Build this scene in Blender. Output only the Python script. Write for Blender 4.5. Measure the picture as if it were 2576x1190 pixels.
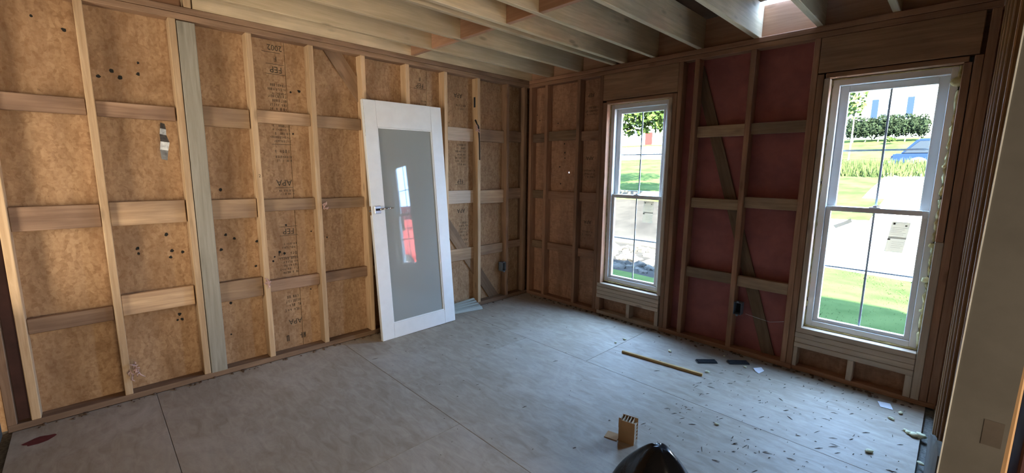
import bpy, bmesh, math, random
from mathutils import Matrix, Vector

for o in list(bpy.data.objects):
    bpy.data.objects.remove(o, do_unlink=True)
scn = bpy.context.scene
COL = scn.collection
RND = random.Random(11)
PI = math.pi

# ------------------------------------------------------------------ camera
yaw, pit, rol = 0.79797, -0.15360, -0.00980
camd = bpy.data.cameras.new('camera'); cam = bpy.data.objects.new('camera', camd); COL.objects.link(cam)
camd.sensor_fit = 'HORIZONTAL'; camd.sensor_width = 36.0; camd.lens = 1092.9 / 2576 * 36.0
camd.clip_start = 0.02; camd.clip_end = 400
Mr = Matrix.Rotation(yaw, 3, 'Z') @ Matrix.Rotation(pit, 3, 'X') @ Matrix.Rotation(rol, 3, 'Y')
right, fwd, up = Mr.col[0], Mr.col[1], Mr.col[2]
cam.matrix_world = Matrix(((right[0], up[0], -fwd[0], 3.4846), (right[1], up[1], -fwd[1], -3.6449), (right[2], up[2], -fwd[2], 1.4596), (0, 0, 0, 1)))
scn.camera = cam

# ------------------------------------------------------------------ sky, sun, exposure
SKY = 19.8
wd = bpy.data.worlds.new('world'); scn.world = wd; wd.use_nodes = True
nt = wd.node_tree; nt.nodes.clear()
bg = nt.nodes.new('ShaderNodeBackground'); bg.inputs['Color'].default_value = (.35, .57, 1.0, 1); bg.inputs['Strength'].default_value = SKY
wo = nt.nodes.new('ShaderNodeOutputWorld'); nt.links.new(bg.outputs[0], wo.inputs[0])
sd = bpy.data.lights.new('sun', 'SUN'); sd.energy = 122.0; sd.angle = math.radians(1.0); sd.color = (1.0, 0.95, 0.86)
so = bpy.data.objects.new('sun', sd); COL.objects.link(so)
so.rotation_euler = Vector((-0.50, 0.80, -0.66)).to_track_quat('-Z', 'Y').to_euler()
scn.view_settings.view_transform = 'Standard'; scn.view_settings.look = 'None'
scn.view_settings.gamma = 1.0; scn.view_settings.use_curve_mapping = False
scn.view_settings.exposure = 1.06

def portal(loc, direction, sx, sy):
    d = bpy.data.lights.new('daylight_portal', 'AREA'); d.shape = 'RECTANGLE'; d.size = sx; d.size_y = sy
    d.cycles.is_portal = True
    o = bpy.data.objects.new('daylight_portal', d); COL.objects.link(o); o.location = loc
    o.rotation_euler = Vector(direction).to_track_quat('-Z', 'Z').to_euler()
portal((1.33, 0.16, 1.21), (0, -1, 0), 0.60, 1.80)
portal((3.10, 0.16, 1.21), (0, -1, 0), 0.64, 1.80)
def add_fill(loc, direction, sx, sy, power, col):
    d = bpy.data.lights.new('fill_lamp', 'AREA'); d.shape = 'RECTANGLE'; d.size = sx; d.size_y = sy; d.energy = power; d.color = col
    o = bpy.data.objects.new('fill_lamp', d); COL.objects.link(o); o.location = loc
    o.rotation_euler = Vector(direction).to_track_quat('-Z', 'Z').to_euler()
add_fill((1.35, -5.83, 1.05), (0, 1, 0), 0.72, 2.0, 48, (1.0, .90, .76))      # warm fill lamp added in the rear doorway, standing in for daylight
add_fill((5.34, -3.05, 0.95), (-1, 0, 0), 1.6, 1.8, 52, (1.0, .85, .66))     # warm fill lamp added in the hall doorway to brighten joists and left wall

# ------------------------------------------------------------------ materials
MATS = {}
def new_mat(name):
    m = bpy.data.materials.new(name); m.use_nodes = True; MATS[name] = m
    n = m.node_tree; n.nodes.clear()
    b = n.nodes.new('ShaderNodeBsdfPrincipled'); o = n.nodes.new('ShaderNodeOutputMaterial')
    n.links.new(b.outputs[0], o.inputs[0])
    return m, n, b
def N(n, t, **kw):
    x = n.nodes.new(t)
    for k, v in kw.items():
        if k in x.inputs: x.inputs[k].default_value = v
        else: setattr(x, k, v)
    return x
def ramp(n, stops):
    r = n.nodes.new('ShaderNodeValToRGB'); e = r.color_ramp.elements
    e[0].position, e[0].color = stops[0][0], (*stops[0][1], 1)
    e[1].position, e[1].color = stops[-1][0], (*stops[-1][1], 1)
    for p, c in stops[1:-1]:
        q = e.new(p); q.color = (*c, 1)
    return r
def mix(n, a, b, fac, mode='MIX'):
    m = n.nodes.new('ShaderNodeMix'); m.data_type = 'RGBA'; m.blend_type = mode
    for sock, v in ((m.inputs['Factor'], fac), (m.inputs['A'], a), (m.inputs['B'], b)):
        if isinstance(v, (int, float)): sock.default_value = v
        elif isinstance(v, tuple): sock.default_value = (*v, 1)
        else: n.links.new(v, sock)
    return m.outputs['Result']
def coords(n, scale=(1, 1, 1), jitter=True):
    tc = n.nodes.new('ShaderNodeTexCoord'); mp = n.nodes.new('ShaderNodeMapping'); mp.inputs['Scale'].default_value = scale
    if jitter:
        oi = n.nodes.new('ShaderNodeObjectInfo'); ml = N(n, 'ShaderNodeMath', operation='MULTIPLY'); ml.inputs[1].default_value = 37.0
        n.links.new(oi.outputs['Random'], ml.inputs[0])
        ad = N(n, 'ShaderNodeVectorMath', operation='ADD'); n.links.new(tc.outputs['Object'], ad.inputs[0]); n.links.new(ml.outputs[0], ad.inputs[1])
        n.links.new(ad.outputs[0], mp.inputs[0])
    else:
        n.links.new(tc.outputs['Object'], mp.inputs[0])
    return mp.outputs[0]
def noise(n, vec, scale, detail=4.0, rough=.55, dist=0.0):
    t = N(n, 'ShaderNodeTexNoise', Scale=scale, Detail=detail, Roughness=rough, Distortion=dist)
    n.links.new(vec, t.inputs['Vector']); return t.outputs['Fac']
def bump(n, b, h, strength=.3, dist=.004):
    bp = N(n, 'ShaderNodeBump', Strength=strength, Distance=dist); n.links.new(h, bp.inputs['Height']); n.links.new(bp.outputs[0], b.inputs['Normal'])

def wood(name, dark, light, rough=.75, grain=1.0, knots=.5, stain=None, stainamt=.5, vary=.25):
    m, n, b = new_mat(name)
    v = coords(n, (22, 22, 1.3))
    f = noise(n, v, 2.2 * grain, 6, .6, .6)
    r = ramp(n, [(.30, dark), (.50, tuple((a + c) / 2 for a, c in zip(dark, light))), (.68, light)])
    n.links.new(f, r.inputs[0]); col = r.outputs[0]
    v2 = coords(n, (3, 3, 1.2)); f2 = noise(n, v2, 1.6, 3)
    oi = n.nodes.new('ShaderNodeObjectInfo')
    rr = N(n, 'ShaderNodeMapRange'); rr.inputs['To Min'].default_value = 1 - vary; rr.inputs['To Max'].default_value = 1 + vary * .6
    n.links.new(oi.outputs['Random'], rr.inputs[0])
    col = mix(n, col, rr.outputs[0], 1.0, 'MULTIPLY')
    if stain:
        rs = ramp(n, [(.42, (0, 0, 0)), (.62, (1, 1, 1))]); n.links.new(f2, rs.inputs[0])
        sm = N(n, 'ShaderNodeMath', operation='MULTIPLY'); sm.inputs[1].default_value = stainamt; n.links.new(rs.outputs[0], sm.inputs[0])
        col = mix(n, col, stain, sm.outputs[0])
    if knots:
        v3 = coords(n, (9, 9, 3.0)); vo = N(n, 'ShaderNodeTexVoronoi', Scale=1.0); n.links.new(v3, vo.inputs['Vector'])
        rk = ramp(n, [(.07, (1, 1, 1)), (.16, (0, 0, 0))]); n.links.new(vo.outputs['Distance'], rk.inputs[0])
        km = N(n, 'ShaderNodeMath', operation='MULTIPLY'); km.inputs[1].default_value = knots; n.links.new(rk.outputs[0], km.inputs[0])
        col = mix(n, col, tuple(c * .28 for c in dark), km.outputs[0])
    n.links.new(col, b.inputs['Base Color']); b.inputs['Roughness'].default_value = rough
    b.inputs['Specular IOR Level'].default_value = .2
    bump(n, b, f, .35, .002)
    return m
def osb(name, dark, mid, light, stain, stainamt=.5):
    m, n, b = new_mat(name)
    v = coords(n, (1, 1, 1), False)
    vd = N(n, 'ShaderNodeMapping'); vd.inputs['Scale'].default_value = (1, 1, 1); n.links.new(v, vd.inputs[0])
    wob = N(n, 'ShaderNodeTexNoise', Scale=6.0, Detail=2.0); n.links.new(v, wob.inputs['Vector'])
    ad = N(n, 'ShaderNodeVectorMath', operation='MULTIPLY_ADD'); ad.inputs[1].default_value = (.03, .03, .03)
    n.links.new(wob.outputs['Color'], ad.inputs[0]); n.links.new(v, ad.inputs[2])
    def flakes(rot, sc):
        mp = N(n, 'ShaderNodeMapping'); mp.inputs['Rotation'].default_value = rot; mp.inputs['Scale'].default_value = sc
        n.links.new(ad.outputs[0], mp.inputs[0])
        vo = N(n, 'ShaderNodeTexVoronoi', Scale=1.0); n.links.new(mp.outputs[0], vo.inputs['Vector'])
        sp = n.nodes.new('ShaderNodeSeparateColor'); n.links.new(vo.outputs['Color'], sp.inputs[0]); return sp.outputs[0], vo.outputs['Distance']
    a1, d1 = flakes((.6, .6, 0), (52, 52, 22)); a2, d2 = flakes((-.5, -.8, .3), (26, 66, 66))
    av = N(n, 'ShaderNodeMath', operation='ADD'); n.links.new(a1, av.inputs[0]); n.links.new(a2, av.inputs[1])
    fine = noise(n, v, 70, 3)
    a3 = N(n, 'ShaderNodeMath', operation='MULTIPLY_ADD'); a3.inputs[1].default_value = .33; n.links.new(av.outputs[0], a3.inputs[0])
    f9 = N(n, 'ShaderNodeMath', operation='MULTIPLY'); f9.inputs[1].default_value = .4; n.links.new(fine, f9.inputs[0]); n.links.new(f9.outputs[0], a3.inputs[2])
    r = ramp(n, [(.25, dark), (.52, mid), (.78, light)]); n.links.new(a3.outputs[0], r.inputs[0]); col = r.outputs[0]
    vst = N(n, 'ShaderNodeMapping'); vst.inputs['Scale'].default_value = (1, 1, .35); n.links.new(v, vst.inputs[0])
    big = noise(n, vst.outputs[0], 4.0, 6, .7, .4)
    rs = ramp(n, [(.46, (0, 0, 0)), (.66, (1, 1, 1))]); n.links.new(big, rs.inputs[0])
    sm = N(n, 'ShaderNodeMath', operation='MULTIPLY'); sm.inputs[1].default_value = stainamt; n.links.new(rs.outputs[0], sm.inputs[0])
    col = mix(n, col, stain, sm.outputs[0])
    sp = noise(n, v, 26, 4, .7)
    r2 = ramp(n, [(.68, (0, 0, 0)), (.76, (1, 1, 1))]); n.links.new(sp, r2.inputs[0])
    s2 = N(n, 'ShaderNodeMath', operation='MULTIPLY'); s2.inputs[1].default_value = .55; n.links.new(r2.outputs[0], s2.inputs[0])
    col = mix(n, col, tuple(c * .35 for c in dark), s2.outputs[0])
    n.links.new(col, b.inputs['Base Color']); b.inputs['Roughness'].default_value = .8; b.inputs['Specular IOR Level'].default_value = .2
    bump(n, b, a3.outputs[0], .5, .003)
    return m
def plain(name, col, rough=.6, metal=0.0, spec=.3, var=.0, scale=8.0, col2=None, bmp=0.0):
    m, n, b = new_mat(name)
    b.inputs['Roughness'].default_value = rough; b.inputs['Metallic'].default_value = metal; b.inputs['Specular IOR Level'].default_value = spec
    if var or col2:
        v = coords(n, (1, 1, 1)); f = noise(n, v, scale, 5, .6)
        c2 = col2 or tuple(c * (1 - var) for c in col)
        r = ramp(n, [(.35, c2), (.62, col)]); n.links.new(f, r.inputs[0]); n.links.new(r.outputs[0], b.inputs['Base Color'])
        if bmp: bump(n, b, f, bmp, .004)
    else:
        b.inputs['Base Color'].default_value = (*col, 1)
    return m

wood('stud_pine', (.46, .29, .15), (.66, .46, .27), knots=.45)
wood('stud_aged', (.25, .14, .08), (.40, .24, .14), knots=.5, stain=(.12, .08, .05), stainamt=.4)
wood('plate_old', (.23, .138, .08), (.36, .225, .135), knots=.3, stain=(.13, .078, .05), stainamt=.5)
wood('joist', (.64, .49, .285), (.84, .66, .42), knots=.5, stain=(.46, .35, .215), stainamt=.5)
wood('blocking', (.36, .22, .12), (.56, .37, .21), knots=.5, stain=(.16, .10, .07), stainamt=.5, vary=.35)
wood('blocking_grey', (.24, .14, .085), (.38, .24, .15), knots=.4, stain=(.11, .062, .04), stainamt=.55, vary=.3)
wood('far_stud', (.32, .155, .083), (.48, .26, .148), knots=.4, stain=(.18, .095, .06), stainamt=.4)
wood('header', (.36, .195, .105), (.54, .31, .175), knots=.4, stain=(.19, .11, .07), stainamt=.5)
wood('new_wood', (.48, .36, .25), (.62, .48, .35), knots=.5, vary=.12)
wood('grey_board', (.24, .215, .16), (.35, .315, .245), knots=.15, vary=.05)
wood('brace', (.22, .13, .07), (.33, .205, .118), knots=.3, stain=(.10, .065, .04), stainamt=.5)
wood('rim', (.48, .26, .15), (.62, .36, .22), knots=.3)
wood('stick', (.44, .27, .10), (.58, .38, .16), knots=.2)
wood('partition_wood', (.26, .15, .07), (.40, .24, .12), knots=.3)
wood('timber', (.020, .018, .012), (.034, .030, .021), knots=.2)
osb('osb_gold', (.30, .170, .085), (.385, .232, .122), (.45, .285, .155), (.19, .098, .045), .62)
osb('osb_brown', (.37, .185, .10), (.45, .235, .13), (.52, .28, .16), (.21, .10, .058), .6)
osb('osb_rear', (.34, .22, .12), (.46, .31, .17), (.56, .40, .24), (.25, .16, .08), .4)
plain('redboard', (.41, .135, .11), .85, var=.3, scale=5, col2=(.30, .10, .085), bmp=.2)
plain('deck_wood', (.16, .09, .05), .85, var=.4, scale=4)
plain('white_paint', (.84, .85, .82), .38, spec=.4, col2=(.80, .81, .78), scale=10)
plain('chipped_paint', (.66, .65, .60), .5, col2=(.45, .38, .28), scale=40)
plain('vinyl', (.78, .74, .68), .4, spec=.35)
plain('grid_grey', (.42, .46, .48), .4)
plain('foam', (.72, .66, .36), .9, var=.35, scale=30, col2=(.50, .40, .16), bmp=.6)
plain('foam_pale', (.80, .78, .52), .9, var=.2, scale=40)
plain('drywall', (.105, .096, .083), .9, col2=(.09, .082, .07), scale=9, bmp=.1)
plain('gypsum', (.60, .60, .55), .9, var=.2, scale=20)
plain('torn_paper', (.12, .11, .085), .9, var=.4, scale=14)
plain('tape_brown', (.085, .068, .054), .8, var=.2, scale=12)
plain('panel_dark', (.075, .03, .028), .6, var=.4, scale=6)
plain('ink', (.055, .042, .026), .9)
plain('mildew', (.022, .020, .016), .95)
plain('steel', (.62, .60, .56), .32, metal=1.0, var=.2, scale=20)
plain('chrome', (.75, .74, .72), .12, metal=1.0)
plain('flashing', (.42, .44, .46), .42, metal=1.0, var=.45, scale=40)
plain('box_grey', (.16, .19, .22), .5, spec=.4)
plain('box_dark', (.02, .022, .026), .8)
plain('paper', (.78, .80, .82), .8)
plain('rubber', (.035, .038, .042), .7, var=.3, scale=60, bmp=.4)
plain('cardboard', (.42, .25, .12), .85, var=.12, scale=12)
plain('card_inner', (.55, .46, .33), .9)
plain('slat', (.40, .42, .36), .5, var=.12, scale=10)
plain('insulation', (.62, .40, .33), .95, var=.3, scale=30)
plain('splinter', (.17, .135, .10), .9, var=.4, scale=10)
plain('dirt', (.17, .11, .07), .95, var=.4, scale=20, bmp=.6)
plain('carpet_pad', (.22, .21, .18), .95, var=.5, scale=60, bmp=.8)
plain('red_stain', (.16, .03, .028), .8, var=.3, scale=20)
# exterior
plain('grass', (.021, .029, .0100), .95, spec=0, col2=(.012, .019, .006), scale=1.3, bmp=.4)
plain('grass_blade', (.021, .029, .010), .9, spec=0, var=.3)
plain('gravel', (.60, .57, .52), .95, spec=0, col2=(.48, .45, .41), scale=3.0)
plain('asphalt', (.017, .0155, .013), .9, spec=0, col2=(.010, .0092, .008), scale=.9)
plain('concrete', (.60, .58, .54), .9, var=.1)
plain('rock', (.034, .031, .026), .95, spec=0, col2=(.011, .010, .0085), scale=5)
plain('siding', (.86, .87, .88), .7)
plain('trim_white', (.88, .88, .88), .6)
plain('shutter', (.006, .010, .022), .6, spec=0)
plain('shutter_grey', (.018, .018, .02), .6, spec=0)
plain('house_glass', (.016, .02, .022), .15, spec=.3)
plain('roofing', (.12, .11, .11), .9)
plain('red_door', (.05, .008, .007), .6, spec=0)
plain('leaf', (.017, .027, .007), .75, spec=0, var=.35, scale=3)
plain('leaf_light', (.024, .038, .010), .75, spec=0, var=.3, scale=3)
plain('hedge_leaf', (.008, .0115, .006), .8, spec=0, var=.4, scale=4)
plain('bark', (.12, .09, .06), .95, var=.3)
plain('car_blue', (.004, .008, .019), .7, spec=0)
plain('car_red', (.20, .016, .014), .4, spec=.3)
plain('car_glass', (.006, .008, .010), .3, spec=.1)
plain('tyre', (.02, .02, .02), .8)
plain('tail_red', (.06, .004, .006), .4, spec=.2)
plain('bumper_white', (.30, .30, .30), .5, spec=.2)

def translucent(name, col, amt):
    m, n, b = new_mat(name); b.inputs['Base Color'].default_value = (*col, 1); b.inputs['Roughness'].default_value = .7
    out = [x for x in n.nodes if x.type == 'OUTPUT_MATERIAL'][0]
    t = N(n, 'ShaderNodeBsdfTranslucent'); t.inputs[0].default_value = (*col, 1); mx = N(n, 'ShaderNodeMixShader'); mx.inputs[0].default_value = amt
    n.links.new(b.outputs[0], mx.inputs[1]); n.links.new(t.outputs[0], mx.inputs[2]); n.links.new(mx.outputs[0], out.inputs[0])
translucent('sticker', (.11, .085, .052), .8); translucent('tape', (.085, .068, .046), .8); translucent('print_grey', (.028, .020, .013), .8)
# black plastic
m, n, b = new_mat('black_plastic')
b.inputs['Base Color'].default_value = (.006, .006, .007, 1); b.inputs['Roughness'].default_value = .22; b.inputs['Specular IOR Level'].default_value = .22
v = coords(n, (1, 1, 1)); bump(n, b, noise(n, v, 14, 3, .5, .4), .35, .01)
# door glass: obscure grey sheet with a polished face
m, n, b = new_mat('door_glass')
b.inputs['Base Color'].default_value = (.30, .31, .285, 1); b.inputs['Roughness'].default_value = .03; b.inputs['Specular IOR Level'].default_value = .75
# window glass
m, n, b = new_mat('glass')
n.nodes.remove(b); out = [x for x in n.nodes if x.type == 'OUTPUT_MATERIAL'][0]
tr = N(n, 'ShaderNodeBsdfTransparent'); tr.inputs[0].default_value = (.96, .98, .97, 1)
gl = N(n, 'ShaderNodeBsdfGlossy', Roughness=0.0); fr = N(n, 'ShaderNodeFresnel', IOR=1.45)
ge = N(n, 'ShaderNodeNewGeometry'); iv = N(n, 'ShaderNodeMath', operation='SUBTRACT'); iv.inputs[0].default_value = 1.0; n.links.new(ge.outputs['Backfacing'], iv.inputs[1])
fm = N(n, 'ShaderNodeMath', operation='MULTIPLY'); n.links.new(fr.outputs[0], fm.inputs[0]); n.links.new(iv.outputs[0], fm.inputs[1])
mx = N(n, 'ShaderNodeMixShader'); n.links.new(fm.outputs[0], mx.inputs[0]); n.links.new(tr.outputs[0], mx.inputs[1]); n.links.new(gl.outputs[0], mx.inputs[2]); n.links.new(mx.outputs[0], out.inputs[0])
# plywood floor
def plywood(name, c0, c1, c2, pale, paleamt):
    m, n, b = new_mat(name)
    v = coords(n, (1, 1, 1), False)
    mp = N(n, 'ShaderNodeMapping'); mp.inputs['Scale'].default_value = (2.2, 7, 1); mp.inputs['Rotation'].default_value = (0, 0, .5); n.links.new(v, mp.inputs[0])
    f1 = noise(n, mp.outputs[0], 3.0, 6, .62, .9)
    r1 = ramp(n, [(.30, c0), (.50, c1), (.70, c2)]); n.links.new(f1, r1.inputs[0]); col = r1.outputs[0]
    f2 = noise(n, v, 1.6, 6, .7, .8); r2 = ramp(n, [(.50, (0, 0, 0)), (.72, (1, 1, 1))]); n.links.new(f2, r2.inputs[0])
    s = N(n, 'ShaderNodeMath', operation='MULTIPLY'); s.inputs[1].default_value = paleamt; n.links.new(r2.outputs[0], s.inputs[0])
    col = mix(n, col, pale, s.outputs[0])
    f3 = noise(n, v, 55, 3, .7); r3 = ramp(n, [(.70, (0, 0, 0)), (.76, (1, 1, 1))]); n.links.new(f3, r3.inputs[0])
    s = N(n, 'ShaderNodeMath', operation='MULTIPLY'); s.inputs[1].default_value = .6; n.links.new(r3.outputs[0], s.inputs[0])
    col = mix(n, col, (.16, .13, .10), s.outputs[0])
    n.links.new(col, b.inputs['Base Color']); b.inputs['Roughness'].default_value = .62; b.inputs['Specular IOR Level'].default_value = .3
    bump(n, b, f1, .2, .002)
plywood('plywood_floor', (.30, .245, .18), (.365, .305, .232), (.43, .368, .285), (.52, .47, .40), .6)

# ------------------------------------------------------------------ helpers
def link(o, parent=None, mat=None, label=None, cat=None, group=None, kind=None):
    COL.objects.link(o)
    if parent: o.parent = parent
    if mat: o.data.materials.append(MATS[mat])
    if label: o['label'] = label
    if cat: o['category'] = cat
    if group: o['group'] = group
    if kind: o['kind'] = kind
    return o
def empty(name, loc=(0, 0, 0), **kw):
    o = bpy.data.objects.new(name, None); o.location = loc; o.empty_display_size = .1
    return link(o, **kw)
def from_bm(name, bm, mat, parent=None, smooth=False, matrix=None, **kw):
    me = bpy.data.meshes.new(name); bmesh.ops.recalc_face_normals(bm, faces=bm.faces); bm.to_mesh(me); bm.free()
    if smooth:
        for p in me.polygons: p.use_smooth = True
    o = bpy.data.objects.new(name, me)
    link(o, parent, mat, **kw)
    if matrix is not None: o.matrix_world = matrix if not parent else matrix
    return o
AX = {'z': Matrix.Identity(3), 'y': Matrix(((1, 0, 0), (0, 0, 1), (0, -1, 0))), 'x': Matrix(((0, 0, 1), (0, 1, 0), (-1, 0, 0)))}
def boxbm(bm, x0, x1, y0, y1, z0, z1, bev=0.0):
    r = bmesh.ops.create_cube(bm, size=1.0)
    for q in r['verts']:
        q.co = Vector(((x0 + x1) / 2 + q.co.x * (x1 - x0), (y0 + y1) / 2 + q.co.y * (y1 - y0), (z0 + z1) / 2 + q.co.z * (z1 - z0)))
    if bev:
        es = {e for q in r['verts'] for e in q.link_edges}
        bmesh.ops.bevel(bm, geom=list(es), offset=bev, segments=1, affect='EDGES', profile=.5)
def member(name, x0, x1, y0, y1, z0, z1, mat, parent=None, axis='z', bev=.003, rot=None, **kw):
    """a board: local z runs along the grain"""
    c = Vector(((x0 + x1) / 2, (y0 + y1) / 2, (z0 + z1) / 2)); s = Vector((x1 - x0, y1 - y0, z1 - z0))
    R = AX[axis]; ls = Vector([abs(t) for t in (R.transposed() @ s)])
    bm = bmesh.new(); boxbm(bm, -ls.x / 2, ls.x / 2, -ls.y / 2, ls.y / 2, -ls.z / 2, ls.z / 2, min(bev, min(ls) * .3))
    me = bpy.data.meshes.new(name); bm.to_mesh(me); bm.free()
    o = bpy.data.objects.new(name, me); link(o, parent, mat, **kw)
    R4 = R.to_4x4()
    if rot is not None: R4 = rot.to_4x4() @ R4
    o.matrix_local = Matrix.Translation(c) @ R4
    return o
def board_between(name, p0, p1, width, thick, normal, mat, parent=None, **kw):
    p0, p1 = Vector(p0), Vector(p1); z = (p1 - p0).normalized(); y = Vector(normal).normalized(); x = y.cross(z).normalized(); y = z.cross(x)
    L = (p1 - p0).length
    bm = bmesh.new(); boxbm(bm, -width / 2, width / 2, -thick / 2, thick / 2, -L / 2, L / 2, min(.002, thick * .3))
    me = bpy.data.meshes.new(name); bm.to_mesh(me); bm.free()
    o = bpy.data.objects.new(name, me); link(o, parent, mat, **kw)
    R = Matrix((x, y, z)).transposed().to_4x4(); o.matrix_local = Matrix.Translation((p0 + p1) / 2) @ R
    return o
def boxes(name, blist, mat, parent=None, bev=0.0, **kw):
    bm = bmesh.new()
    for bx in blist: boxbm(bm, *bx, bev=bev)
    return from_bm(name, bm, mat, parent, **kw)
def poly_prism(name, pts, h0, h1, mat, parent=None, frame=None, **kw):
    """outline in (u,v), extruded along w from h0 to h1; frame maps (u,v,w) to world"""
    bm = bmesh.new(); fr_ = frame or (lambda u, v, w: (u, v, w))
    lo = [bm.verts.new(fr_(u, v, h0)) for u, v in pts]; hi = [bm.verts.new(fr_(u, v, h1)) for u, v in pts]
    bm.faces.new(lo); bm.faces.new(hi[::-1])
    k = len(pts)
    for i in range(k): bm.faces.new((lo[i], lo[(i + 1) % k], hi[(i + 1) % k], hi[i]))
    return from_bm(name, bm, mat, parent, **kw)
def tube(bm, pts, rad, seg=6):
    pts = [Vector(p) for p in pts]; rings = []
    for i, p in enumerate(pts):
        d = (pts[min(i + 1, len(pts) - 1)] - pts[max(i - 1, 0)]).normalized()
        a = d.cross(Vector((0, 0, 1)));  a = a.normalized() if a.length > 1e-4 else Vector((1, 0, 0)); c = d.cross(a)
        r = rad[i] if isinstance(rad, (list, tuple)) else rad
        rings.append([bm.verts.new(p + (a * math.cos(2 * PI * k / seg) + c * math.sin(2 * PI * k / seg)) * r) for k in range(seg)])
    for i in range(len(rings) - 1):
        for k in range(seg): bm.faces.new((rings[i][k], rings[i][(k + 1) % seg], rings[i + 1][(k + 1) % seg], rings[i + 1][k]))
    bm.faces.new(rings[0][::-1]); bm.faces.new(rings[-1])
def text_part(name, txt, size, origin, ux, uy, parent, mat='ink', th=.0004, squash=1.0, align='CENTER'):
    cu = bpy.data.curves.new(name, 'FONT'); cu.body = txt; cu.size = size; cu.align_x = align; cu.align_y = 'CENTER'; cu.extrude = th; cu.resolution_u = 2
    tmp = bpy.data.objects.new(name + '_tmp', cu); COL.objects.link(tmp)
    dg = bpy.context.evaluated_depsgraph_get(); me = bpy.data.meshes.new_from_object(tmp.evaluated_get(dg)); bpy.data.objects.remove(tmp, do_unlink=True)
    me.name = name; me.materials.clear()
    o = bpy.data.objects.new(name, me); link(o, parent, mat)
    ux, uy = Vector(ux), Vector(uy); w = ux.cross(uy)
    R = Matrix((ux * squash, uy, w)).transposed().to_4x4(); o.matrix_local = Matrix.Translation(origin) @ R
    return o
def blob(bm, c, r, seed, sub=1, amp=.35, flat=1.0):
    rr = random.Random(seed); g = bmesh.ops.create_icosphere(bm, subdivisions=sub, radius=1.0)
    for q in g['verts']:
        k = 1 + rr.uniform(-amp, amp); q.co = Vector((c[0] + q.co.x * r[0] * k, c[1] + q.co.y * r[1] * k, c[2] + q.co.z * r[2] * k * flat))

H1, H2 = 2.355, 2.431          # underside / top of the double top plate
D = .089                        # stud depth

# ------------------------------------------------------------------ floor
floor = boxes('floor', [(-.12, 6.7, -7.9, .12, -.08, -.02)], 'carpet_pad', kind='structure')
PANELS = [(0.0, 1.62, -1.015, .088), (1.62, 3.49, -1.015, .088), (0.0, .98, -2.235, -1.015), (.98, 3.41, -2.235, -1.015), (3.41, 3.52, -2.235, -1.015),
          (0.0, 1.62, -3.455, -2.235), (1.62, 3.52, -3.455, -2.235), (0.0, 3.52, -4.075, -3.455)]
for x0, x1, y0, y1 in PANELS:
    g = .0012
    member('floor_panel', x0 + g, x1 - g, y0 + g, y1 - g, -.0195, 0.0, 'plywood_floor', floor, axis='z', bev=.001)
boxes('rear_floor_panel', [(0, 3.62, -7.7, -4.2, -.0195, 0), (3.62, 6.6, -7.7, 0, -.0195, 0)], 'plywood_floor', floor)

# ------------------------------------------------------------------ left wall (stud faces at x = 0)
wl = boxes('wall_left', [(-.13, -.102, -7.8, .13, -.1, 2.66)], 'osb_rear', kind='structure')
SH = [(-7.7, -2.513), (-2.51, -1.293), (-1.29, .089)]
for i, (a, c) in enumerate(SH):
    boxes('sheathing_panel', [(-.1015, -.0895 - (.0 if i != 1 else .0), a, c, -.02, 2.43)], 'osb_gold' if i else 'osb_gold', wl)
member('sole_plate', -D, 0, -4.09, .0, 0, .038, 'plate_old', wl, axis='y')
member('top_plate', -D, 0, -4.09, .0, H1, H1 + .037, 'plate_old', wl, axis='y')
member('top_plate', -D, 0.002, -4.09, .0, H1 + .039, H2, 'plate_old', wl, axis='y')
SY = [-.303 - (9 - k) * .4064 for k in range(10)]
TW = [0, .006, .002, 0, .003, 0, 0, .001, 0, 0]
for k, y in enumerate(SY):
    yy = y + {1: -.010, 2: -.006}.get(k, 0)
    member('stud', -D, 0, yy - .038, yy, .038, H1, 'stud_pine' if k not in (9,) else 'stud_aged', wl)
member('stud', -D, 0, -.075, -.037, .038, H1, 'stud_aged', wl)
member('stud', -D, 0, -4.09, -4.052, .038, H1, 'stud_aged', wl)
for y in (-4.55, -4.95, -5.36): member('stud', -D, 0, y, y + .038, 0, H2, 'stud_aged', wl)
boxes('dark_strip', [(-.088, -.05, -4.051, -4.0, .038, 2.35)], 'panel_dark', wl)  # dark strip set into the gap beside the corner stud
member('sistered_board', -.040, -.001, -3.150, -3.056, .015, 2.348, 'grey_board', wl)
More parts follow.
